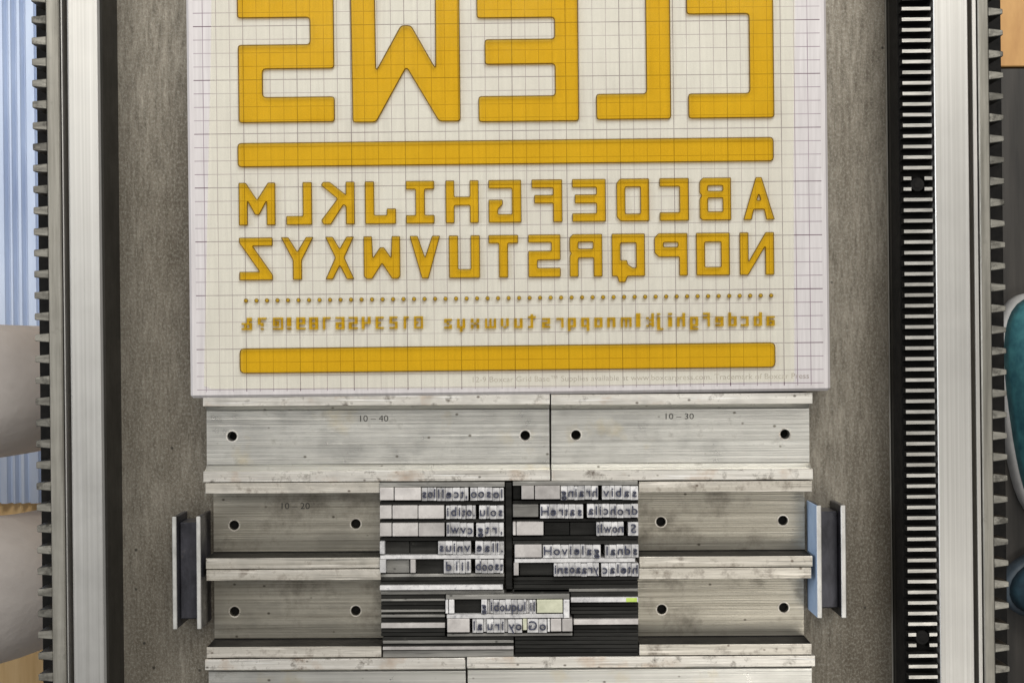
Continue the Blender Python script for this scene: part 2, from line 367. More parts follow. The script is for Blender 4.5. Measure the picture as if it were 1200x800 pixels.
for by in bolt_y:
    bm = bmesh.new(); cyl(bm, 0, 0, RZ - 0.22, RZ - 0.03, 0.135, 20, 0.125)
    b = put('bolt', mesh_from(bm), M['black'], dr, ((rack_x0 + rack_x1) / 2, by, 0))
    bm = bmesh.new(); cyl(bm, 0, 0, RZ - 0.029, RZ - 0.02, 0.07, 6); put('bolt_socket', mesh_from(bm), M['black'], b)
# outer racks: bar with teeth pointing out sideways
OZ = 0.98
def outer_rack(pxa, pxb, pxt, side, yref_px, xref_px, line_px, tipw, pxe):
    xa, xb, xt = X(pxa, OZ), X(pxb, OZ), X(pxt, OZ)
    bar = put('side_rack', box(min(xa, xb), max(xa, xb), L0, L1, OZ - 1.1, OZ, 0.02), M['rack_top'], press)
    le, wd = line_px
    put('edge_strip', box(X(le, OZ), X(le + wd, OZ), L0, L1, OZ - 0.9, OZ - 0.03, 0.008), M['rail'], press)
    zl = OZ - 1.12; xe = X(pxe, zl); xs = xb - side * 0.2
    put('rack_ledge', box(min(xe, xs), max(xe, xs), L0, L1, zl - 0.4, zl, 0.02), M['black'], press)
    h = abs(xt - xb); pit = 24.85 * S(OZ)
    base, tip = 10.5 * S(OZ) / 2, tipw * S(OZ) / 2
    bm = bmesh.new()
    pl = [(0, -base), (h, -tip), (h, tip), (0, base)]
    vs = [[bm.verts.new((x * side * IN, y * IN, z * IN)) for x, y in pl] for z in (0, 1.05)]
    bm.faces.new(vs[0][::-1]); bm.faces.new(vs[1])
    for i in range(4): bm.faces.new((vs[0][i], vs[0][(i + 1) % 4], vs[1][(i + 1) % 4], vs[1][i]))
    bmesh.ops.recalc_face_normals(bm, faces=bm.faces)
    bmesh.ops.bevel(bm, geom=list(bm.edges), offset=0.012 * IN, segments=1, affect='EDGES', profile=0.5)
    me = mesh_from(bm); me.materials.append(M['rack_tooth']); me.materials.append(M['oiled_shaded'])
    for p in me.polygons: p.material_index = 0 if p.normal.z > 0.5 else 1  # shade of the flanks put into their colour, tops lighter
    yr = P(xref_px, yref_px, OZ)[1]; k0 = -int((13.5 - yr) / pit)
    for k in range(k0, k0 + int(27 / pit)):
        put('tooth', me, None, bar, (xb + side * 0.001, yr - k * pit, OZ - 1.06))
outer_rack(73, 57.5, 40.5, -1, 23, 45, (74.3, 1.6), 7.6, 46)
outer_rack(1150, 1162.5, 1179.5, 1, 13.5, 1172, (1143.5, 5.0), 6.0, 1177)

# ------------------------------------------------------------------ grid base and polymer plate
BZ = 0.853; FT = BZ + 0.02; RT = 0.918
bcx, bcy = 595.0, 462.0 - 9.0 / S(BZ) / 2
BASE_ANG = math.radians(0.66)
bx, by = P(bcx, bcy, BZ)
base = tag(root('grid_base', bx, by, 0, BASE_ANG + ROLL), 'thick pale metal plate base printed with a fine square grid', 'plate base')
hw, hh = 5.96, 4.5
def base_local(px, py, z=BZ):
    wx, wy = P(px, py, z); a = -(BASE_ANG + ROLL); dx, dy = wx - bx, wy - by
    return (dx * math.cos(a) - dy * math.sin(a), dx * math.sin(a) + dy * math.cos(a))
gx, _ = base_local(411, 90); _, gy = base_local(600, 216 - 0.66 * 0 ); gy = base_local(235, 157.5)[1]
M['grid'] = grid_material(gx, gy, hw - 0.13, hh - 0.11)
M['grid_side'] = worn_metal('anodised_side', (0.46, 0.42, 0.44), (0.60, 0.56, 0.57), (200, 200, 200), 0.2, (0.4, 0.5))
put('base_block', box(-hw, hw, -hh, hh, 0.002, BZ, 0.05), M['grid'], base)
cap_l, cap_r = base_local(554, 445.5), base_local(948, 441.5)
cap = '12-9 Boxcar Grid Base\u2122 Supplies available at www.boxcarpress.com. Trademark of Boxcar Press'
put('caption', glyph_solid(cap, cap_l[0], cap_r[0], cap_l[1] - 0.068, cap_l[1] + 0.07, BZ + 0.0005, BZ + 0.0025), M['caption'], base)

plate = tag(root('printing_plate', bx, by, BZ * 0 , BASE_ANG + ROLL), 'clear backed plate with raised amber reversed letters and bars on the grid', 'printing plate')
jobs = []
film_px = [(249, -110), (247, 60), (243, 250), (239, 452), (248, 455.5), (420, 455), (640, 453), (760, 450.5), (860, 448), (931, 447), (930, 200), (932, -110)]
jobs.append(('film', outline([[base_local(x, y, FT) for x, y in film_px]], BZ + 0.004, FT), None))
DEP = FT + 0.001
def relief(name, polys, ang=0.66, r=1.6, about=None, bev=0.016, label=None):
    """polys in photo pixels, turned by the plate's own slant about their middle"""
    xs = [p[0] for q in polys for p in q]; ys = [p[1] for q in polys for p in q]
    cx, cy = about or ((min(xs) + max(xs)) / 2, (min(ys) + max(ys)) / 2)
    a = math.radians(ang); out = []
    for q in polys:
        pts = []
        for x, y in fillet(q, r):
            dx, dy = x - cx, y - cy
            pts.append(base_local(cx + dx * math.cos(a) + dy * math.sin(a), cy - dx * math.sin(a) + dy * math.cos(a), RT))
        out.append(pts)
    jobs.append((name, outline(out, DEP, RT, bev), label))
R4 = lambda x0, y0, x1, y1: [(x0, y0), (x1, y0), (x1, y1), (x0, y1)]
# large reversed word
TOP = -10
relief('large_letter', [[(278, TOP), (391.5, TOP), (391.5, 81), (307.5, 81), (307.5, 113.5), (391.5, 113.5), (391.5, 143.5), (278.5, 143.5), (278.5, 52), (363, 52), (363, 21), (278, 21)]], r=4)
relief('large_letter', [[(411, TOP), (440, TOP), (440.5, 82), (470, 29.5), (482, 29.5), (510, 80), (510.5, TOP), (539, TOP), (539, 143), (513.5, 143), (476, 79), (440, 143), (412, 143)]], r=4)
relief('large_letter', [[(559, TOP), (678, TOP), (678, 142.5), (560, 142.5), (560, 112), (650, 112), (650, 75.5), (568, 75.5), (568, 45.5), (650, 45.5), (650, 21), (559, 21)]], r=4)
relief('large_letter', [[(757, TOP), (786, TOP), (786, 140), (698, 140), (698, 109.5), (757, 109.5)]], r=4)
relief('large_letter', [[(805, TOP - 3), (907, TOP - 3), (907, 138.5), (806, 138.5), (806, 109), (878, 109), (878, 16.5), (805, 16.5)]], r=4)
relief('long_bar', [R4(278, 164, 907, 192.5)], r=5)
relief('long_bar', [R4(280.5, 404.5, 909, 434)], r=6)
# alphabet, drawn unreversed on a 50-high cell and mirrored when set
A = {
 'A': ([(0, 50), (15, 0), (22, 0), (37, 50), (27, 50), (24.5, 38), (12.5, 38), (10, 50)], [(18.5, 20), (16.3, 27), (20.7, 27)]),
 'B': ([(0, 0), (33, 0), (37, 4), (37, 18), (34.5, 21), (37, 24), (37, 47), (34, 50), (0, 50)], R4(10, 9.5, 27, 15.5), R4(10, 24, 27, 39.5)),
 'C': ([(0, 0), (34, 0), (34, 10), (11, 10), (11, 40), (34, 40), (34, 50), (0, 50)],),
 'D': ([(0, 0), (34, 0), (38.5, 5), (38.5, 45), (34, 50), (0, 50)], R4(10.5, 10, 28, 41)),
 'E': ([(0, 0), (39, 0), (39, 10), (11, 10), (11, 18), (36, 18), (36, 28.5), (11, 28.5), (11, 40), (39, 40), (39, 50), (0, 50)],),
 'F': ([(0, 0), (36, 0), (36, 10), (11, 10), (11, 18), (33, 18), (33, 28), (11, 28), (11, 50), (0, 50)],),
 'G': ([(0, 0), (38, 0), (38, 10), (11, 10), (11, 40), (27, 40), (27, 34), (21.5, 29), (21.5, 23), (38, 23), (38, 50), (0, 50)],),
 'H': ([(0, 0), (10.5, 0), (10.5, 19), (28.5, 19), (28.5, 0), (39, 0), (39, 50), (28.5, 50), (28.5, 29.5), (10.5, 29.5), (10.5, 50), (0, 50)],),
 'I': ([(0, 0), (33, 0), (33, 10), (22, 10), (22, 40), (33, 40), (33, 50), (0, 50), (0, 40), (11, 40), (11, 10), (0, 10)],),
 'J': ([(25.5, 0), (36.5, 0), (36.5, 50), (0, 50), (0, 32), (11, 32), (11, 39.5), (25.5, 39.5)],),
 'K': ([(0, 0), (10.5, 0), (10.5, 15), (29, 0), (37, 0), (39.5, 4), (20.5, 20), (39.5, 45), (37, 50), (28, 50), (13, 27), (10.5, 29), (10.5, 50), (0, 50)],),
 'L': ([(0, 0), (11, 0), (11, 39.5), (30.5, 39.5), (30.5, 50), (0, 50)],),
 'M': ([(0, 0), (8.5, 0), (21.5, 20), (34.5, 0), (43, 0), (43, 50), (32.5, 50), (32.5, 22), (24, 38), (19, 38), (10.5, 22), (10.5, 50), (0, 50)],),
 'N': ([(0, 0), (10, 0), (30, 34), (30, 0), (40.5, 0), (40.5, 50), (30.5, 50), (10.5, 17), (10.5, 50), (0, 50)],),
 'O': (R4(0, 0, 39.5, 50), R4(10.5, 11, 29, 40)),
 'P': ([(0, 0), (34, 0), (39, 5), (39, 23), (34, 28), (10, 28), (10, 50), (0, 50)], R4(11.5, 11, 28, 16)),
 'Q': ([(0, 0), (39, 0), (39, 50), (33, 50), (31, 57), (23, 57), (20.5, 50), (0, 50)], [(10.5, 11), (28.5, 11), (28.5, 31), (21, 31), (20, 36), (14.5, 40), (10.5, 40)]),
 'R': ([(0, 0), (34.5, 0), (38.5, 4), (38.5, 20), (36.5, 22.5), (38.5, 25), (38.5, 50), (28, 50), (28, 28), (10.5, 28), (10.5, 50), (0, 50)], R4(11, 9.5, 28, 17)),
 'S': ([(0, 0), (38, 0), (38, 9.5), (11, 9.5), (11, 19), (38, 19), (38, 50), (0, 50), (0, 39), (27, 39), (27, 30), (0, 30)],),
 'T': ([(0, 0), (35, 0), (35, 10), (23, 10), (23, 50), (12, 50), (12, 10), (0, 10)],),
 'U': ([(0, 0), (11, 0), (11, 39.5), (25.5, 39.5), (25.5, 0), (36.5, 0), (36.5, 50), (0, 50)],),
 'V': ([(0, 0), (9.5, 0), (18, 25), (26.5, 0), (36, 0), (22, 50), (14, 50)],),
 'W': ([(0, 0), (10, 0), (11, 25), (19, 13), (24, 13), (32, 25), (33, 0), (43, 0), (43, 47), (40, 50), (33, 50), (21.5, 32), (10, 50), (3, 50), (0, 47)],),
 'X': ([(0, 0), (9, 0), (17, 14), (25, 0), (34, 0), (22.5, 24.5), (34, 50), (25, 50), (17, 34), (9, 50), (0, 50), (11.5, 24.5)],),
 'Y': ([(0, 0), (9, 0), (19.5, 17), (30, 0), (39, 0), (25, 27), (25, 50), (14, 50), (14, 27)],),
 'Z': ([(0, 0), (39.5, 0), (39.5, 6), (16, 40), (39.5, 40), (39.5, 50), (0, 50), (0, 44), (23.5, 10), (0, 10)],),
}
row1 = [('M', 279.5, 322.5), ('L', 335, 365.5), ('K', 376, 415.5), ('J', 427.5, 464), ('I', 475.5, 509), ('H', 522, 561), ('G', 572.5, 611), ('F', 623, 659), ('E', 670.5, 710), ('D', 722.5, 761), ('C', 773, 807.5), ('B', 820, 857), ('A', 871, 908)]
row2 = [('Z', 280, 319.5), ('Y', 329, 367.5), ('X', 381, 415), ('W', 426, 469), ('V', 480, 516), ('U', 526, 562.5), ('T', 572.5, 607.5), ('S', 619, 657), ('R', 667.5, 706), ('Q', 717, 756), ('P', 767, 806), ('O', 816, 855.5), ('N', 867, 907.5)]
for row, yl, yr in ((row1, 214, 207.5), (row2, 278.3, 272)):
    for ch, x0, x1 in row:
        ytop = yl + (yr - yl) * ((x0 + x1) / 2 - 300) / 590
        polys = A[ch]; wmax = max(p[0] for p in polys[0]); k = (x1 - x0) / wmax
        relief('letter', [[(x1 - px * k, ytop + py) for px, py in q] for q in polys], ang=0.6, r=1.3, bev=0.013)
for k in range(51):
    x = 288 + k * 12.32; y = 352.2 - k * 0.122
    relief('dot', [[(x + 2.5 * math.cos(t * math.pi / 5), y + 2.5 * math.sin(t * math.pi / 5)) for t in range(10)]], ang=0, r=0.3, bev=0.008)
polymer_parts = []
bpy.context.view_layer.update()
for name, job, lab in jobs:
    me = realise(job)
    if name == 'film':
        put('film', me, M['film'], plate); continue
    bm = bmesh.new(); bm.from_mesh(me)         # the relief is grown on the film: no underside
    bmesh.ops.recalc_face_normals(bm, faces=bm.faces)
    bmesh.ops.delete(bm, geom=[f for f in bm.faces if max(v.co.z for v in f.verts) < (DEP + 0.004) * IN], context='FACES')
    bmesh.ops.recalc_face_normals(bm, faces=bm.faces)
    if sum(f.normal.z * f.calc_area() for f in bm.faces) < 0: bmesh.ops.reverse_faces(bm, faces=bm.faces)
    bm.to_mesh(me); bm.free()
    me.materials.append(M['polymer']); me.materials.append(M['polymer_edge'])
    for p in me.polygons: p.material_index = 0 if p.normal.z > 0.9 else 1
    put(name, me, None, plate)
# small reversed letters and figures
small = [('&', 289, 12), ('?', 307, 10), ('@', 325.6, 12), ('!', 338.6, 5), ('9', 352.4, 10.5), ('8', 367.4, 10.5), ('7', 382.7, 9), ('6', 398.4, 10.5), ('5', 413.8, 10.5), ('4', 429, 10.5), ('3', 444.8, 9.5), ('2', 461, 9.5), ('1', 476, 6), ('0', 490.4, 10.5),
         ('z', 525, 9), ('y', 540.4, 9.5), ('x', 556.7, 10), ('w', 574.9, 13), ('v', 591.6, 9.5), ('u', 607.5, 10), ('t', 623.4, 9), ('s', 640, 9.5), ('r', 656.3, 8.5), ('q', 670.3, 9.5), ('p', 686, 9.5), ('o', 701.4, 9.5), ('n', 716.5, 9.5), ('m', 734, 12.5), ('l', 748, 5), ('k', 762, 9), ('j', 773.8, 7), ('i', 785.5, 4.5), ('h', 798.3, 9.5), ('g', 813.6, 9.5), ('f', 828, 8), ('e', 843.3, 9.5), ('d', 858.7, 9.5), ('c', 873, 9), ('b', 888.4, 9.5), ('a', 903.3, 9.5)]
PIX = dict(a='111/001/111/101/111', b='100/100/111/101/101/101/111', c='111/100/100/100/111', d='001/001/111/101/101/101/111', e='111/101/111/100/111', f='111/100/111/100/100/100/100',
 g='111/101/101/101/111/001/111', h='100/100/111/101/101/101/101', i='1/0/1/1/1/1/1', j='01/00/01/01/01/01/01/01/11', k='100/100/101/110/100/110/101', l='1/1/1/1/1/1/1', m='11111/10101/10101/10101/10101', n='111/101/101/101/101',
 o='111/101/101/101/111', p='111/101/101/101/111/100/100', q='111/101/101/101/111/001/001', r='111/100/100/100/100', s='111/100/111/001/111', t='010/111/010/010/010/010/011', u='101/101/101/101/111', v='101/101/101/101/010',
 w='10101/10101/10101/10101/11111', x='101/101/010/101/101', y='101/101/101/101/111/010/010', z='111/001/010/100/111')
PIX.update({'0': '1111/1001/1001/1011/1001/1001/1111', '1': '11/01/01/01/01/01/01', '2': '111/001/001/111/100/100/111', '3': '111/001/001/011/001/001/111', '4': '101/101/101/111/001/001/001', '5': '111/100/100/111/001/001/111',
 '6': '111/100/100/111/101/101/111', '7': '111/001/001/001/001/001/001', '8': '111/101/101/111/101/101/111', '9': '111/101/101/111/001/001/111', '!': '1/1/1/1/1/0/1', '@': '11111/10001/10111/10101/10111/10000/11111', '?': '111/001/001/011/010/000/010', '&': '1100/1100/0100/1111/1010/1010/1111'})
def pixel_letter(rows, a, b):
    """square-cut letter built of cells, mirrored, sides only where the outline turns"""
    nr, nc = len(rows), len(rows[0]); bm = bmesh.new(); cw, chh = (b[0] - a[0]) / nc, (b[1] - a[1]) / nr
    on = lambda r, c: 0 <= r < nr and 0 <= c < nc and rows[r][nc - 1 - c] == '1'
    def vtx(c, r, z): return bm.verts.new(((a[0] + c * cw) * IN, (b[1] - r * chh) * IN, z * IN))
    zt = RT - 0.004
    for r in range(nr):
        for c in range(nc):
            if not on(r, c): continue
            bm.faces.new((vtx(c, r + 1, zt), vtx(c + 1, r + 1, zt), vtx(c + 1, r, zt), vtx(c, r, zt)))
            for dr_, dc, p, q in ((-1, 0, (c, r), (c + 1, r)), (1, 0, (c + 1, r + 1), (c, r + 1)), (0, -1, (c, r + 1), (c, r)), (0, 1, (c + 1, r), (c + 1, r + 1))):
                if not on(r + dr_, c + dc): bm.faces.new((vtx(*p, zt), vtx(*q, zt), vtx(*q, DEP), vtx(*p, DEP)))
    bmesh.ops.remove_doubles(bm, verts=bm.verts, dist=1e-6)
    bmesh.ops.recalc_face_normals(bm, faces=bm.faces)
    if sum(f.normal.z * f.calc_area() for f in bm.faces) < 0: bmesh.ops.reverse_faces(bm, faces=bm.faces)
    me = bpy.data.meshes.new('mesh'); bm.to_mesh(me); bm.free(); return me
for ch, cx, wd in small:
    ybase = 387 - (cx - 289) * 0.0088 - (0 if ch.isalpha() else 0.5)
    rows = PIX[ch].split('/'); below = 2 if ch in 'gpqyj' else 0
    ch_h = 2.3 if ch.isalpha() else 2.05
    a = base_local(cx - wd / 2, ybase + below * 1.9, RT); b = base_local(cx + wd / 2, ybase - (len(rows) - below) * ch_h, RT)
    me = pixel_letter(rows, a, b)
    me.materials.append(M['polymer']); me.materials.append(M['polymer_edge'])
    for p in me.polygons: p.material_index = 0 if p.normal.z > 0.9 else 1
    put('small_letter', me, None, plate)

# ------------------------------------------------------------------ metal furniture
FA = math.radians(0.30)
def local_of(rx, ry, ang):
    def f(px, py, z):
        wx, wy = P(px, py, z); dx, dy = wx - rx, wy - ry
        return (dx * math.cos(-ang) - dy * math.sin(-ang), dx * math.sin(-ang) + dy * math.cos(-ang))
    return f
def furniture(px0, px1, py0, py1, top, web, body, edge, label, holes, mark=None, fl_px=12.6, slope=0.10, inner_shade=False):
    cx, cy = (px0 + px1) / 2, (py0 + py1) / 2
    rx, ry = P(cx, cy, top); ang = FA + ROLL
    r = tag(root('metal_furniture', rx, ry, 0, ang), label, 'metal furniture', 'metal furniture blocks locked round the forme')
    hx, hy = (px1 - px0) * S(top) / 2 - 0.006, (py1 - py0) * S(top) / 2 - 0.004
    fw = fl_px * S(top)
    for sgn in (1, -1):
        prof = [(sgn * hy, 0.002), (sgn * hy, top), (sgn * (hy - fw), top), (sgn * (hy - fw), web + slope), (sgn * (hy - fw - slope), web - 0.02), (sgn * (hy - fw - slope), 0.002)]
        if sgn < 0: prof = prof[::-1]
        me = prism(prof, -hx, hx, 'x', 0.007)
        me.materials.append(M[edge]); me.materials.append(M['black' if inner_shade else body])
        for p in me.polygons: p.material_index = 1 if (p.normal.y * sgn < -0.3 and p.center.z < (top - 0.02) * IN) else 0  # deep rows: undercut shade put into the colour of inner faces
        put('flange', me, None, r)
    lf = local_of(rx, ry, ang)
    ends = 0.006
    outer = R4(-hx + ends, -hy + fw + slope + 0.001, hx - ends, hy - fw - slope - 0.001)
    hs = []
    for (hxp, hyp) in holes:
        x, y = lf(hxp, hyp, web)
        hs.append([(x + 0.092 * math.cos(t * math.pi / 10), y + 0.092 * math.sin(t * math.pi / 10)) for t in range(20)])
    j = outline([outer] + hs, 0.003, web)
    bpy.context.view_layer.update()
    put('web', realise(j), M[body], r)
    for hxp, hyp in holes:                     # black floor of each screw hole
        x, y = lf(hxp, hyp, web)
        bm = bmesh.new(); cyl(bm, x, y, 0.0025, max(0.02, web - 0.25), 0.091, 20)
        put('screw_hole', mesh_from(bm), M['black'], r)
        ring = [[(x + q * math.cos(t * math.pi / 12), y + q * math.sin(t * math.pi / 12)) for t in range(24)] for q in (0.118, 0.094)]
        j = outline(ring, web + 0.0008, web + 0.005); bpy.context.view_layer.update()
        put('hole_rim', realise(j), M[edge], r)
    if mark:
        txt, mx, my, wd, ht = mark
        a = lf(mx - wd / 2, my + ht / 2, web); b = lf(mx + wd / 2, my - ht / 2, web)
        put('size_mark', glyph_solid(txt, a[0], b[0], a[1], b[1], web + 0.0005, web + 0.004), M['print'], r)
    return r
furniture(237.5, 645, 462, 564, 0.80, 0.52, 'alu', 'alu_edge', 'long bright furniture block stamped 10-40 below the grid base', [(272, 511), (615.5, 510)], ('10 \u2013 40', 438.5, 490, 33, 7.5))
furniture(645.8, 953, 460.8, 562.6, 0.80, 0.52, 'alu', 'alu_edge', 'bright furniture block stamped 10-30 butted against the longer one', [(675, 509.5), (920, 508.5)], ('10 \u2013 30', 796.5, 487.5, 33, 7))
furniture(240.5, 445.5, 565, 666.2, 0.79, 0.14, 'dull', 'dull_edge', 'dull furniture block stamped 10-20 beside the type columns', [(274.5, 615), (417, 613.5)], ('10 \u2013 20', 346.5, 592.5, 33, 7.5), slope=0.02, inner_shade=True)
furniture(748.6, 952.5, 563.4, 664.4, 0.79, 0.14, 'dull', 'dull_edge', 'dull unmarked furniture block with a brown stain on its upper flange', [(774.5, 611), (917.5, 609.5)], slope=0.02, inner_shade=True)
furniture(241.5, 447, 666.8, 770.2, 0.79, 0.14, 'dull', 'dull_edge', 'grey furniture block with dull web beside the stacked dark strips', [(275, 716), (417, 715)], slope=0.02, inner_shade=True)
furniture(748.6, 951.5, 665, 767.3, 0.79, 0.14, 'dull', 'dull_edge', 'brownish furniture block beside the strip with a green end', [(775.5, 713.5), (918.5, 711.5)], slope=0.02, inner_shade=True)
furniture(240, 546, 771.2, 874, 0.80, 0.52, 'alu', 'alu_edge', 'bright furniture block under the grey block and dark strips', [(272, 822), (515, 821)])
furniture(547, 956, 768.6, 872, 0.80, 0.52, 'alu', 'alu_edge', 'long bright furniture block under the brownish block and dark strips', [(580, 820), (920, 818)])

# small upright channel pieces at both ends of the rows
def channel(pl, pr, fwp, py0, py1, top, label, facemat=None):
    cx, cy = (pl + pr) / 2, (py0 + py1) / 2; rx, ry = P(cx, cy, top); ang = math.radians(0.5) + ROLL
    r = tag(root('channel_block', rx, ry, 0, ang), label, 'channel block', 'upright channel blocks at the ends of the rows')
    hx, hy, fw = (pr - pl) * S(top) / 2, (py1 - py0) * S(top) / 2, fwp * S(top)
    for sg in (-1, 1):
        x0, x1 = (-hx, -hx + fw) if sg < 0 else (hx - fw, hx)
        me = box(x0, x1, -hy, hy, 0.002, top, 0.012)
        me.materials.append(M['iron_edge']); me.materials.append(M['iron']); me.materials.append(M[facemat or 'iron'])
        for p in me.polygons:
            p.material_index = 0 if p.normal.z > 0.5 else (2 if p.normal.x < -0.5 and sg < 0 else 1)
        put('flange', me, None, r)
    put('web', box(-hx + fw + 0.002, hx - fw - 0.002, -hy + 0.14, hy - 0.14, 0.003, 0.62, 0.02), M['iron'], r)
    return r
channel(202, 235.3, 5.0, 605, 737, 0.87, 'dark smeared iron channel block beside the 10-20 block')
channel(957.5, 991.5, 5.6, 592, 724, 0.87, 'iron channel block with pale blue sheen on one side beside the brown stained block', 'blue_sheen')

# ------------------------------------------------------------------ the forme: sorts, quads, spacing strips
TH = 0.918
FANG = FA + ROLL
def block(name, x0, x1, y0, y1, top, mat, label, cat, group, bev=0.008):
    cx, cy = (x0 + x1) / 2, (y0 + y1) / 2; wx, wy = P(cx, cy, top)
    hx, hy = (x1 - x0) * S(top) / 2 - 0.002, (y1 - y0) * S(top) / 2 - 0.002
    o = put(name, box(-hx, hx, -hy, hy, 0, top - 0.002, bev), M[mat], None, (wx, wy, 0.002), FANG)
    return tag(o, label, cat, group)
ORD = ['first', 'second', 'third', 'fourth', 'fifth', 'sixth', 'seventh', 'eighth', 'ninth', 'tenth', 'eleventh']
def word(x0, x1, y0, y1, letters, where):
    wts = [0.55 if c in 'iljt.,' else (1.45 if c in 'mw' else (1.3 if c.isupper() else (0.45 if c == ' ' else 1.0))) for c in letters]
    tot = sum(wts); x = x0; seen = {}
    for c, wt in zip(letters, wts):
        wd = (x1 - x0) * wt / tot
        cx, cy = x + wd / 2, (y0 + y1) / 2; x += wd
        cy -= (cx - 600) * 0.0
        wx, wy = P(cx, cy, 0.86)
        hx, hy = wd * S(0.86) / 2 - 0.002, (y1 - y0) * S(0.86) / 2 - 0.003
        top = 0.80 if c == ' ' else 0.86
        dy = random.uniform(-0.006, 0.006)
        me = box(-hx, hx, -hy, hy, 0, top, 0.007)
        o = put('type_sort', me, M['lead'], None, (wx, wy + dy, 0.002), FANG + random.uniform(-0.008, 0.008))
        if c == ' ':
            tag(o, 'narrow blank lead space in the ' + where, 'type space', 'metal type set in the forme'); o.name = 'type_space'; continue
        nm = {'.': 'full stop', ',': 'comma'}.get(c, ('capital ' if c.isupper() else 'letter ') + c.lower())
        k = seen[c] = seen.get(c, 0) + 1
        tag(o, 'lead sort, %sreversed %s, %s' % ('' if letters.count(c) == 1 else ORD[k - 1] + ' ', nm, where), 'type sort', 'metal type set in the forme')
        bb = -hy + 0.06; b = glyph(c, 0.0)[1]
        sc_y = 0.235
        gw = min(hx * 1.7, (b[1] - b[0]) * 0.25)
        put('letter_face', glyph_solid(c, -gw / 2, gw / 2, bb + b[2] * sc_y, bb + b[3] * sc_y, 0.8601, TH - 0.002, True, 0.0), M['ink'], o)
def quads(spans, y0, y1, mat, top, label):
    for i, (a, b) in enumerate(spans): block('blank_quad', a, b, y0, y1, top, mat, (ORD[i] + ' ' if len(spans) > 1 else '') + label, 'type quad', 'blank quads in the forme')
def strip(x0, x1, y0, y1, mat, label, top=0.76): block('spacing_strip', x0, x1, y0, y1, top, mat, label, 'spacing strip', 'spacing strips in the forme', 0.006)
LT = TH - 0.03
# left column
strip(444.5, 591.5, 564.8, 570.6, 'lead_mid', 'grey spacing strip above the first line of the column by the 10-20 block', 0.84)
quads([(445, 461.5), (462.3, 493.5)], 571, 586, 'lead_quad', LT, 'blank lead quad opening the first line of the column by the 10-20 block')
word(494, 511.5, 571, 586.5, 'sol', 'inked start of the first line by the 10-20 block')
word(512, 549, 571, 586.5, 'llect,', 'middle word of the first line by the 10-20 block')
word(551, 590.5, 571, 586.5, 'oosol', 'last word of the first line by the 10-20 block')
strip(445, 591.5, 587, 591.3, 'lead_dark', 'dark strip under the first line by the 10-20 block')
quads([(445, 459), (459.8, 489.6), (490.2, 520.5)], 592, 607.6, 'lead_quad', LT, 'blank lead quad opening the second line by the 10-20 block')
word(522.5, 546, 592, 607.8, 'ibit', 'first word of the second line by the 10-20 block')
word(546.5, 557.5, 592, 607.8, 'o.', 'end of first word, second line, by the 10-20 block')
word(561.5, 590.5, 592, 607.8, 'ulos', 'last word of the second line by the 10-20 block')
strip(445, 591.8, 608.2, 612, 'lead_dark', 'dark strip under the second line by the 10-20 block')
quads([(445, 459), (459.8, 490), (490.6, 521)], 612.6, 628.2, 'lead_quad', LT, 'blank lead quad opening the third line by the 10-20 block')
word(523, 555, 612.4, 628.4, 'lwvc', 'first word of the third line by the 10-20 block')
word(558, 590.5, 612.4, 628.4, 'gtr,', 'last word of the third line by the 10-20 block')
strip(445, 592, 628.8, 633.4, 'lead_dark', 'dark strip under the third line by the 10-20 block')
quads([(445, 451)], 634, 649, 'lead', LT, 'narrow bright quad at the start of the fourth line')
quads([(451.6, 480), (480.6, 512.5)], 634, 649, 'lead_dark', 0.74, 'dark low quad in the fourth line by the 10-20 block')
word(513.3, 552, 634, 649.5, 'suinv', 'first word of the fourth line by the 10-20 block')
word(557, 590.8, 634, 649.5, 'eall.', 'last word of the fourth line by the 10-20 block')
strip(445.5, 590.5, 650, 654.6, 'lead', 'bright strip under the fourth line by the 10-20 block', 0.86)
quads([(445, 452.5)], 655.2, 671, 'lead', LT, 'narrow bright quad at the start of the fifth line')
quads([(453, 480)], 655.2, 671, 'lead_mid', 0.76, 'grey low quad in the fifth line by the 10-20 block')
quads([(480.8, 487.2)], 655.2, 671, 'lead_quad', LT, 'narrow pale quad between the low quads of the fifth line')
quads([(488, 519.5)], 655.2, 671, 'lead_dark', 0.74, 'dark low quad in the fifth line by the 10-20 block')
word(520, 552, 655.2, 671.3, 'diil', 'first word of the fifth line by the 10-20 block')
word(557, 590, 655.2, 671.3, 'boost', 'last word of the fifth line by the 10-20 block')
for i, (a, b, m) in enumerate(((671.8, 675.6, 'lead_mid'), (676, 680.2, 'lead_dark'), (680.6, 684.8, 'lead_dark'))): strip(445.5, 591, a, b, m, ORD[i] + ' strip below the fifth line of the column by the 10-20 block')
strip(445, 589.5, 685.4, 691, 'lead', 'bright strip lying across the end of the column by the 10-20 block', 0.86)
strip(446, 591, 691.5, 696, 'lead_mid', 'grey strip right below the bright strip that ends the column', 0.78)
# upright divider between the columns
block('spacing_strip', 592.6, 600, 565, 690, 0.80, 'lead_dark', 'dark upright strip dividing the two columns of type', 'spacing strip', 'spacing strips in the forme', 0.006)
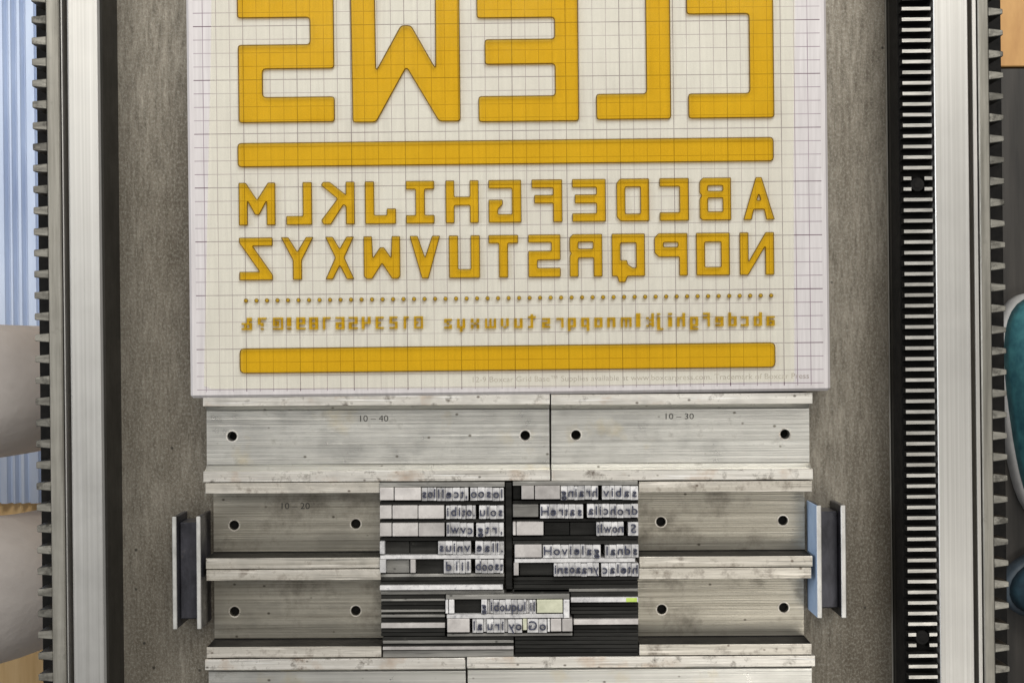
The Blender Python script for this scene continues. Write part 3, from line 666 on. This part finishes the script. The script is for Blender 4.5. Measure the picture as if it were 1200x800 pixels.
# right column
strip(601, 747.5, 563.4, 568.6, 'lead_mid', 'grey spacing strip above the first line of the column by the stained block', 0.84)
quads([(601, 610)], 569, 585, 'lead_dark', 0.74, 'small dark quad at the start of the first line')
quads([(611, 626), (626.8, 656.5)], 569, 584.8, 'lead_quad', LT, 'blank lead quad opening the first line of the column by the stained block')
word(657, 701, 569, 585.4, 'gniarh', 'first word of the first line by the stained block')
word(705.5, 748, 569, 585.4, 'vibas', 'last word of the first line by the stained block')
strip(601, 748, 586, 590, 'lead_dark', 'dark strip under the first line by the stained block')
quads([(601, 631)], 590.6, 605.6, 'lead_mid', 0.82, 'dim grey quad opening the second line by the stained block')
word(633, 683.5, 590.4, 607, 'Hertas', 'first word of the second line by the stained block')
word(688, 748, 590.4, 606.4, 'alichord', 'last word of the second line by the stained block')
strip(601, 748, 607.6, 611, 'lead_dark', 'dark strip under the second line by the stained block')
quads([(601, 604.6), (605.2, 637)], 611.4, 627, 'lead_quad', LT, 'blank lead quad opening the third line by the stained block')
quads([(637.8, 667.5), (668, 698)], 611.4, 627, 'lead_dark', 0.72, 'black low quad in the third line by the stained block')
word(699, 731, 611.4, 627.4, 'ilwon', 'first word of the third line by the stained block')
word(736, 748.3, 611.4, 627.4, 'S', 'end of the third line by the stained block')
for i, (a, b, m) in enumerate(((628, 632.4, 'lead_dark'), (632.8, 637.4, 'lead_dark'))): strip(601, 748, a, b, m, ORD[i] + ' dark strip under the third line by the stained block', 0.8)
quads([(603, 635)], 638, 653, 'lead_quad', LT, 'speckled lead quad opening the fourth line by the stained block')
word(636, 704, 638, 653.4, 'Hovielag', 'long first word of the fourth line by the stained block')
word(709, 748.5, 638, 653.4, 'lands', 'last word of the fourth line by the stained block')
strip(603, 744.5, 653.9, 658.8, 'lead', 'bright strip under the fourth line by the stained block', 0.86)
quads([(602, 608)], 659.3, 674, 'lead_quad', LT, 'narrow pale quad opening the fifth line by the stained block')
quads([(609, 648)], 659.3, 674, 'lead_dark', 0.74, 'dark low quad in the fifth line by the stained block')
word(649, 702, 659.3, 675, 'insoaary', 'first word of the fifth line by the stained block')
word(704.5, 748.5, 659.3, 675, 'caleth', 'last word of the fifth line by the stained block')
for i, (a, b, m) in enumerate(((675.5, 679.6, 'lead_dark'), (680, 684.2, 'lead_dark'), (684.6, 689, 'lead_dark'), (689.4, 693, 'lead_mid'), (693.4, 699, 'lead_dark'))):
    strip(602 if a < 690 else 668.5, 747.8, a, b, m, ORD[i] + ' strip below the fifth line of the column by the stained block')
strip(601, 667.5, 689.4, 695.4, 'lead_dark', 'dark strip just above the two boxed centred lines')
# boxed centre lines
strip(522.5, 667.5, 696.2, 701.6, 'lead_mid', 'pale grey strip along the top of the boxed centred lines', 0.86)
quads([(522, 525.4), (526, 532.5)], 702.2, 718.6, 'lead', LT, 'narrow bright quad opening the upper boxed line')
quads([(533.2, 563.4)], 702.2, 718.6, 'lead_dark', 0.74, 'dark low quad in the upper boxed line')
word(564, 628, 702.2, 718.8, 'g ibouqul il', 'upper boxed line')
quads([(629, 659.5)], 702.2, 717.8, 'lead_green', LT, 'greenish lead quad closing the upper boxed line')
quads([(660.3, 667.5)], 702.2, 724, 'lead', LT, 'tall bright quad at the end of the upper boxed line')
strip(523.5, 659.8, 719.2, 724, 'lead', 'bright strip between the two boxed lines', 0.88)
quads([(524, 550.5)], 724.6, 740.6, 'lead_quad', LT, 'pale lead quad opening the lower boxed line')
word(553.5, 612, 724.6, 741, 'la uri yo', 'lower boxed line')
quads([(612.6, 617.6)], 724.6, 738, 'lead_green', LT, 'narrow stained quad before the last word of the lower boxed line')
word(618, 641, 724.6, 741.2, 'Go', 'short last word of the lower boxed line')
quads([(641.6, 644.6)], 724.6, 740, 'lead', LT, 'hair space after the last word of the lower boxed line')
quads([(645.2, 658), (658.8, 671)], 724.6, 739.6, 'lead_quad', LT, 'pale quad closing the lower boxed line')
strip(524, 671, 741.6, 745, 'lead_mid', 'grey strip along the bottom of the boxed lines', 0.80)
# stacks of strips either side of the boxed lines
for i, (a, b, m, t) in enumerate(((696.6, 701, 'lead_dark', .76), (701.5, 704, 'lead_mid', .82), (704.5, 709, 'lead_dark', .76), (709.4, 713.6, 'lead_dark', .76), (714.2, 716.8, 'lead_mid', .82), (717.4, 719.4, 'lead_dark', .74), (719.9, 723, 'lead_mid', .84), (723.5, 729, 'lead_dark', .74), (729.6, 735.6, 'lead_quad', .82), (736.2, 740.4, 'lead_dark', .74), (740.8, 745, 'lead_dark', .74))):
    strip(446.5, 521.5, a, b, m, {'lead_dark': 'dark strip', 'lead_mid': 'grey strip', 'lead_quad': 'wide pale strip'}[m] + ', %s from the type columns, in the stack beside the grey block' % ORD[i], t)
for i, (a, b, m, t) in enumerate(((699.6, 705.4, 'lead', .84), (706, 710, 'lead_dark', .74), (710.4, 714.6, 'lead_dark', .74), (715, 719, 'lead_dark', .74), (719.5, 724.4, 'lead_dark', .74), (725.2, 731.6, 'lead_quad', .84), (732.2, 736.4, 'lead_dark', .74), (736.8, 740.8, 'lead_dark', .74), (741.2, 745, 'lead_dark', .74))):
    strip(672.2 if a > 719 else 669, 748.2, a, b, m, {'lead': 'bright strip with a green end', 'lead_dark': 'dark strip', 'lead_quad': 'wide pale strip'}[m] + ', %s from the type columns, beside the brownish block' % ORD[i], t)
for i, (a, b, m, t) in enumerate(((745.6, 749.4, 'lead_dark', .76), (749.8, 753.4, 'lead_mid', .78), (753.8, 756.8, 'lead_dark', .74), (757.2, 761, 'lead_quad', .80), (761.4, 769.6, 'lead_mid', .76))):
    strip(448.5, 602, a, b, m, {'lead_dark': 'dark strip', 'lead_mid': 'grey strip', 'lead_quad': 'pale strip'}[m] + ', %s below the boxed lines, beside the grey block' % ORD[i], t)
for i in range(5):
    strip(603.5, 748, 745.6 + i * 4.7, 749.9 + i * 4.7, 'lead_dark', 'dark strip, %s below the boxed lines, beside the brownish block' % ORD[i], .76 + 0.01 * (i % 2))
# ------------------------------------------------------------------ things seen below, past the racks
# ribbed mat on the floor
mx1 = P(56, 400, FZ)[0]; my0 = P(20, 590, FZ + 0.6)[1]
bm = bmesh.new(); prof = []; x = -32.0
ribs = [0.28, 0.5, 0.22, 0.62, 0.3, 0.42, 0.24]
i = 0
while x < mx1 - 0.1 + 3:
    wdt = ribs[i % len(ribs)]; i += 1
    prof += [(x, 0.18), (x + 0.08, 0.5), (x + wdt - 0.08, 0.5), (x + wdt, 0.18)]; x += wdt + 0.12
prof = prof + [(x, 0.18), (x, 0.0), (-32.0, 0.0)]
rm = put('ribbed_mat', prism(prof, my0, 40, 'y'), M['ribbed'], None, (0, 0, FZ + 0.002))
tag(rm, 'pale blue ribbed plastic mat lying on the pine floor beside the press', 'mat')

# seated person: only the knees reach into view past the rack
def skin_body(name, verts, edges, rad, mat):
    me = bpy.data.meshes.new(name); me.from_pydata([Vector(v) * IN for v in verts], edges, [])
    o = link(bpy.data.objects.new(name, me))
    o.modifiers.new('s', 'SKIN').use_smooth_shade = True
    sub = o.modifiers.new('d', 'SUBSURF'); sub.levels = 2; sub.render_levels = 2
    me.update()
    if not me.skin_vertices: me.attributes  # layer is made by the modifier
    bpy.context.view_layer.update()
    sv = me.skin_vertices[0].data
    for q, r in zip(sv, rad): q.radius = (r[0] * IN, r[1] * IN) if isinstance(r, tuple) else (r * IN, r * IN)
    sv[0].use_root = True
    bpy.context.view_layer.update()
    ev = o.evaluated_get(bpy.context.evaluated_depsgraph_get())
    out = bpy.data.meshes.new_from_object(ev)
    bpy.data.objects.remove(o); out.materials.clear()
    return put(name, out, mat, smooth=True)
KZ = -17.0
k1 = P(10, 459, KZ); k2 = P(6, 700, KZ)
hipx = -34.0; mid = (k1[1] + k2[1]) / 2
V = [(hipx, mid, KZ + 1.5), (hipx + 1, mid + 3.4, KZ + 1), (k1[0] - 6, k1[1] - 0.2, KZ - 0.2), (k1[0] - 0.6, k1[1], KZ - 0.6), (k1[0] + 0.1, k1[1], KZ - 6), (k1[0] + 0.4, k1[1], FZ + 4), (k1[0] + 0.4, k1[1], FZ + 1.9), (k1[0] + 4.6, k1[1] + .3, FZ + 1.6),
     (hipx + 1, mid - 3.4, KZ + 1), (k2[0] - 6, k2[1] + 0.3, KZ - 0.2), (k2[0] - 0.6, k2[1], KZ - 0.6), (k2[0] + 0.1, k2[1], KZ - 6), (k2[0] + 0.4, k2[1], FZ + 4), (k2[0] + 0.4, k2[1], FZ + 1.9), (k2[0] + 4.6, k2[1] - .3, FZ + 1.6),
     (hipx - 1, mid, KZ + 8), (hipx - 1.5, mid, KZ + 16), (hipx - 1.2, mid, KZ + 20), (hipx - 0.6, mid, KZ + 23), (hipx - 0.2, mid, KZ + 27),
     (hipx - 1.5, mid + 6.5, KZ + 16.5), (hipx - 3.5, mid + 8.5, KZ + 6), (hipx + 1, mid + 8.2, KZ + 3), (hipx - 1.5, mid - 6.5, KZ + 16.5), (hipx - 3.5, mid - 8.5, KZ + 6), (hipx + 1, mid - 8.2, KZ + 3)]
E = [(0, 1), (1, 2), (2, 3), (3, 4), (4, 5), (5, 6), (6, 7), (0, 8), (8, 9), (9, 10), (10, 11), (11, 12), (12, 13), (13, 14), (0, 15), (15, 16), (16, 17), (17, 18), (18, 19), (16, 20), (20, 21), (21, 22), (16, 23), (23, 24), (24, 25)]
Rr = [5.0, 3.2, 2.9, 2.35, 2.3, 1.9, 1.7, 1.3, 3.2, 3.1, 2.6, 2.4, 1.9, 1.7, 1.3, 4.8, 5.4, 2.4, 3.0, 2.6, 2.4, 1.8, 1.3, 2.4, 1.8, 1.3]
pers = skin_body('person', V, E, Rr, M['trousers'])
tag(pers, 'person in grey trousers sitting with both knees towards the press', 'person')
st = tag(root('stool', hipx, mid, FZ), 'low wooden stool under the seated person', 'stool')
bm = bmesh.new(); cyl(bm, 0, 0, 11.0, 12.2, 6.5, 24); put('seat', mesh_from(bm), M['pine'], st)
for t in range(4):
    a = t * math.pi / 2 + 0.78
    bm = bmesh.new(); cyl(bm, 4.6 * math.cos(a), 4.6 * math.sin(a), 0.0, 11.0, 0.7, 10); put('leg', mesh_from(bm), M['pine'], st)

# sneakers on the dark boards
def sneaker(x, y, rz, label, upmat, solemat='white_rubber'):
    r = tag(root('sneaker', x, y, FZ, rz), label, 'shoe', 'sneakers on the floor beside the press')
    pl = []
    for t in range(40):                        # footprint outline, toe towards +y
        a = t / 40 * 2 * math.pi
        yy = 5.0 * math.sin(a); ww = 1.75 + 0.28 * math.sin(a) - 0.22 * math.cos(2 * a)
        pl.append((ww * math.cos(a) * (1 + 0.05 * math.cos(a)), yy))
    def loft(levels, nm, mat):
        bm = bmesh.new(); rings = []
        for z, sx, sy, oy in levels: rings.append([bm.verts.new((px * sx * IN, (py * sy + oy) * IN, z * IN)) for px, py in pl])
        for A_, B_ in zip(rings, rings[1:]):
            for i in range(40): bm.faces.new((A_[i], A_[(i + 1) % 40], B_[(i + 1) % 40], B_[i]))
        bm.faces.new(rings[0][::-1]); bm.faces.new(rings[-1]); return put(nm, mesh_from(bm), mat, r, smooth=True)
    loft([(0, 0.93, 0.97, 0), (0.1, 1.0, 1.0, 0), (0.9, 1.02, 1.01, 0), (1.05, 0.95, 0.98, 0)], 'sole', M[solemat])
    up = loft([(1.02, 0.93, 0.965, 0), (1.6, 0.88, 0.93, -0.05), (2.2, 0.72, 0.82, -0.35), (2.8, 0.56, 0.62, -1.3), (3.3, 0.52, 0.48, -2.3), (3.6, 0.50, 0.45, -2.5), (3.55, 0.42, 0.40, -2.5), (2.9, 0.40, 0.38, -2.5)], 'upper', M[upmat])
    loft([(2.16, 0.34, 0.50, 0.5), (2.55, 0.30, 0.42, 0.2), (2.98, 0.27, 0.28, -0.4)], 'tongue', M['navy'])
    return r
sx, sy = P(1168, 478, FZ + 1)
sneaker(sx + 1.85, sy, math.radians(4), 'teal sneaker with white sole standing lengthwise beside the rack', 'teal')
s2 = P(1186, 674, FZ + 1)
sneaker(s2[0] + 4.6, s2[1], math.radians(100), 'navy sneaker pointing its toe at the rack', 'navy', 'dark_rubber')
# green smear on the end of one bright strip is a child of that strip
for o in sc.objects:
    if o.get('label', '').startswith('bright strip with a green end'):
        bm2 = bmesh.new(); add_box(bm2, 0.40, 0.60, -0.038, 0.038, 0.8385, 0.8425)
        M['lime'] = simple('lime_paint', (0.30, 0.42, 0.05), (0.45, 0.58, 0.12), (200, 200, 200), 0.5)
        put('paint_smear', mesh_from(bm2), M['lime'], o)
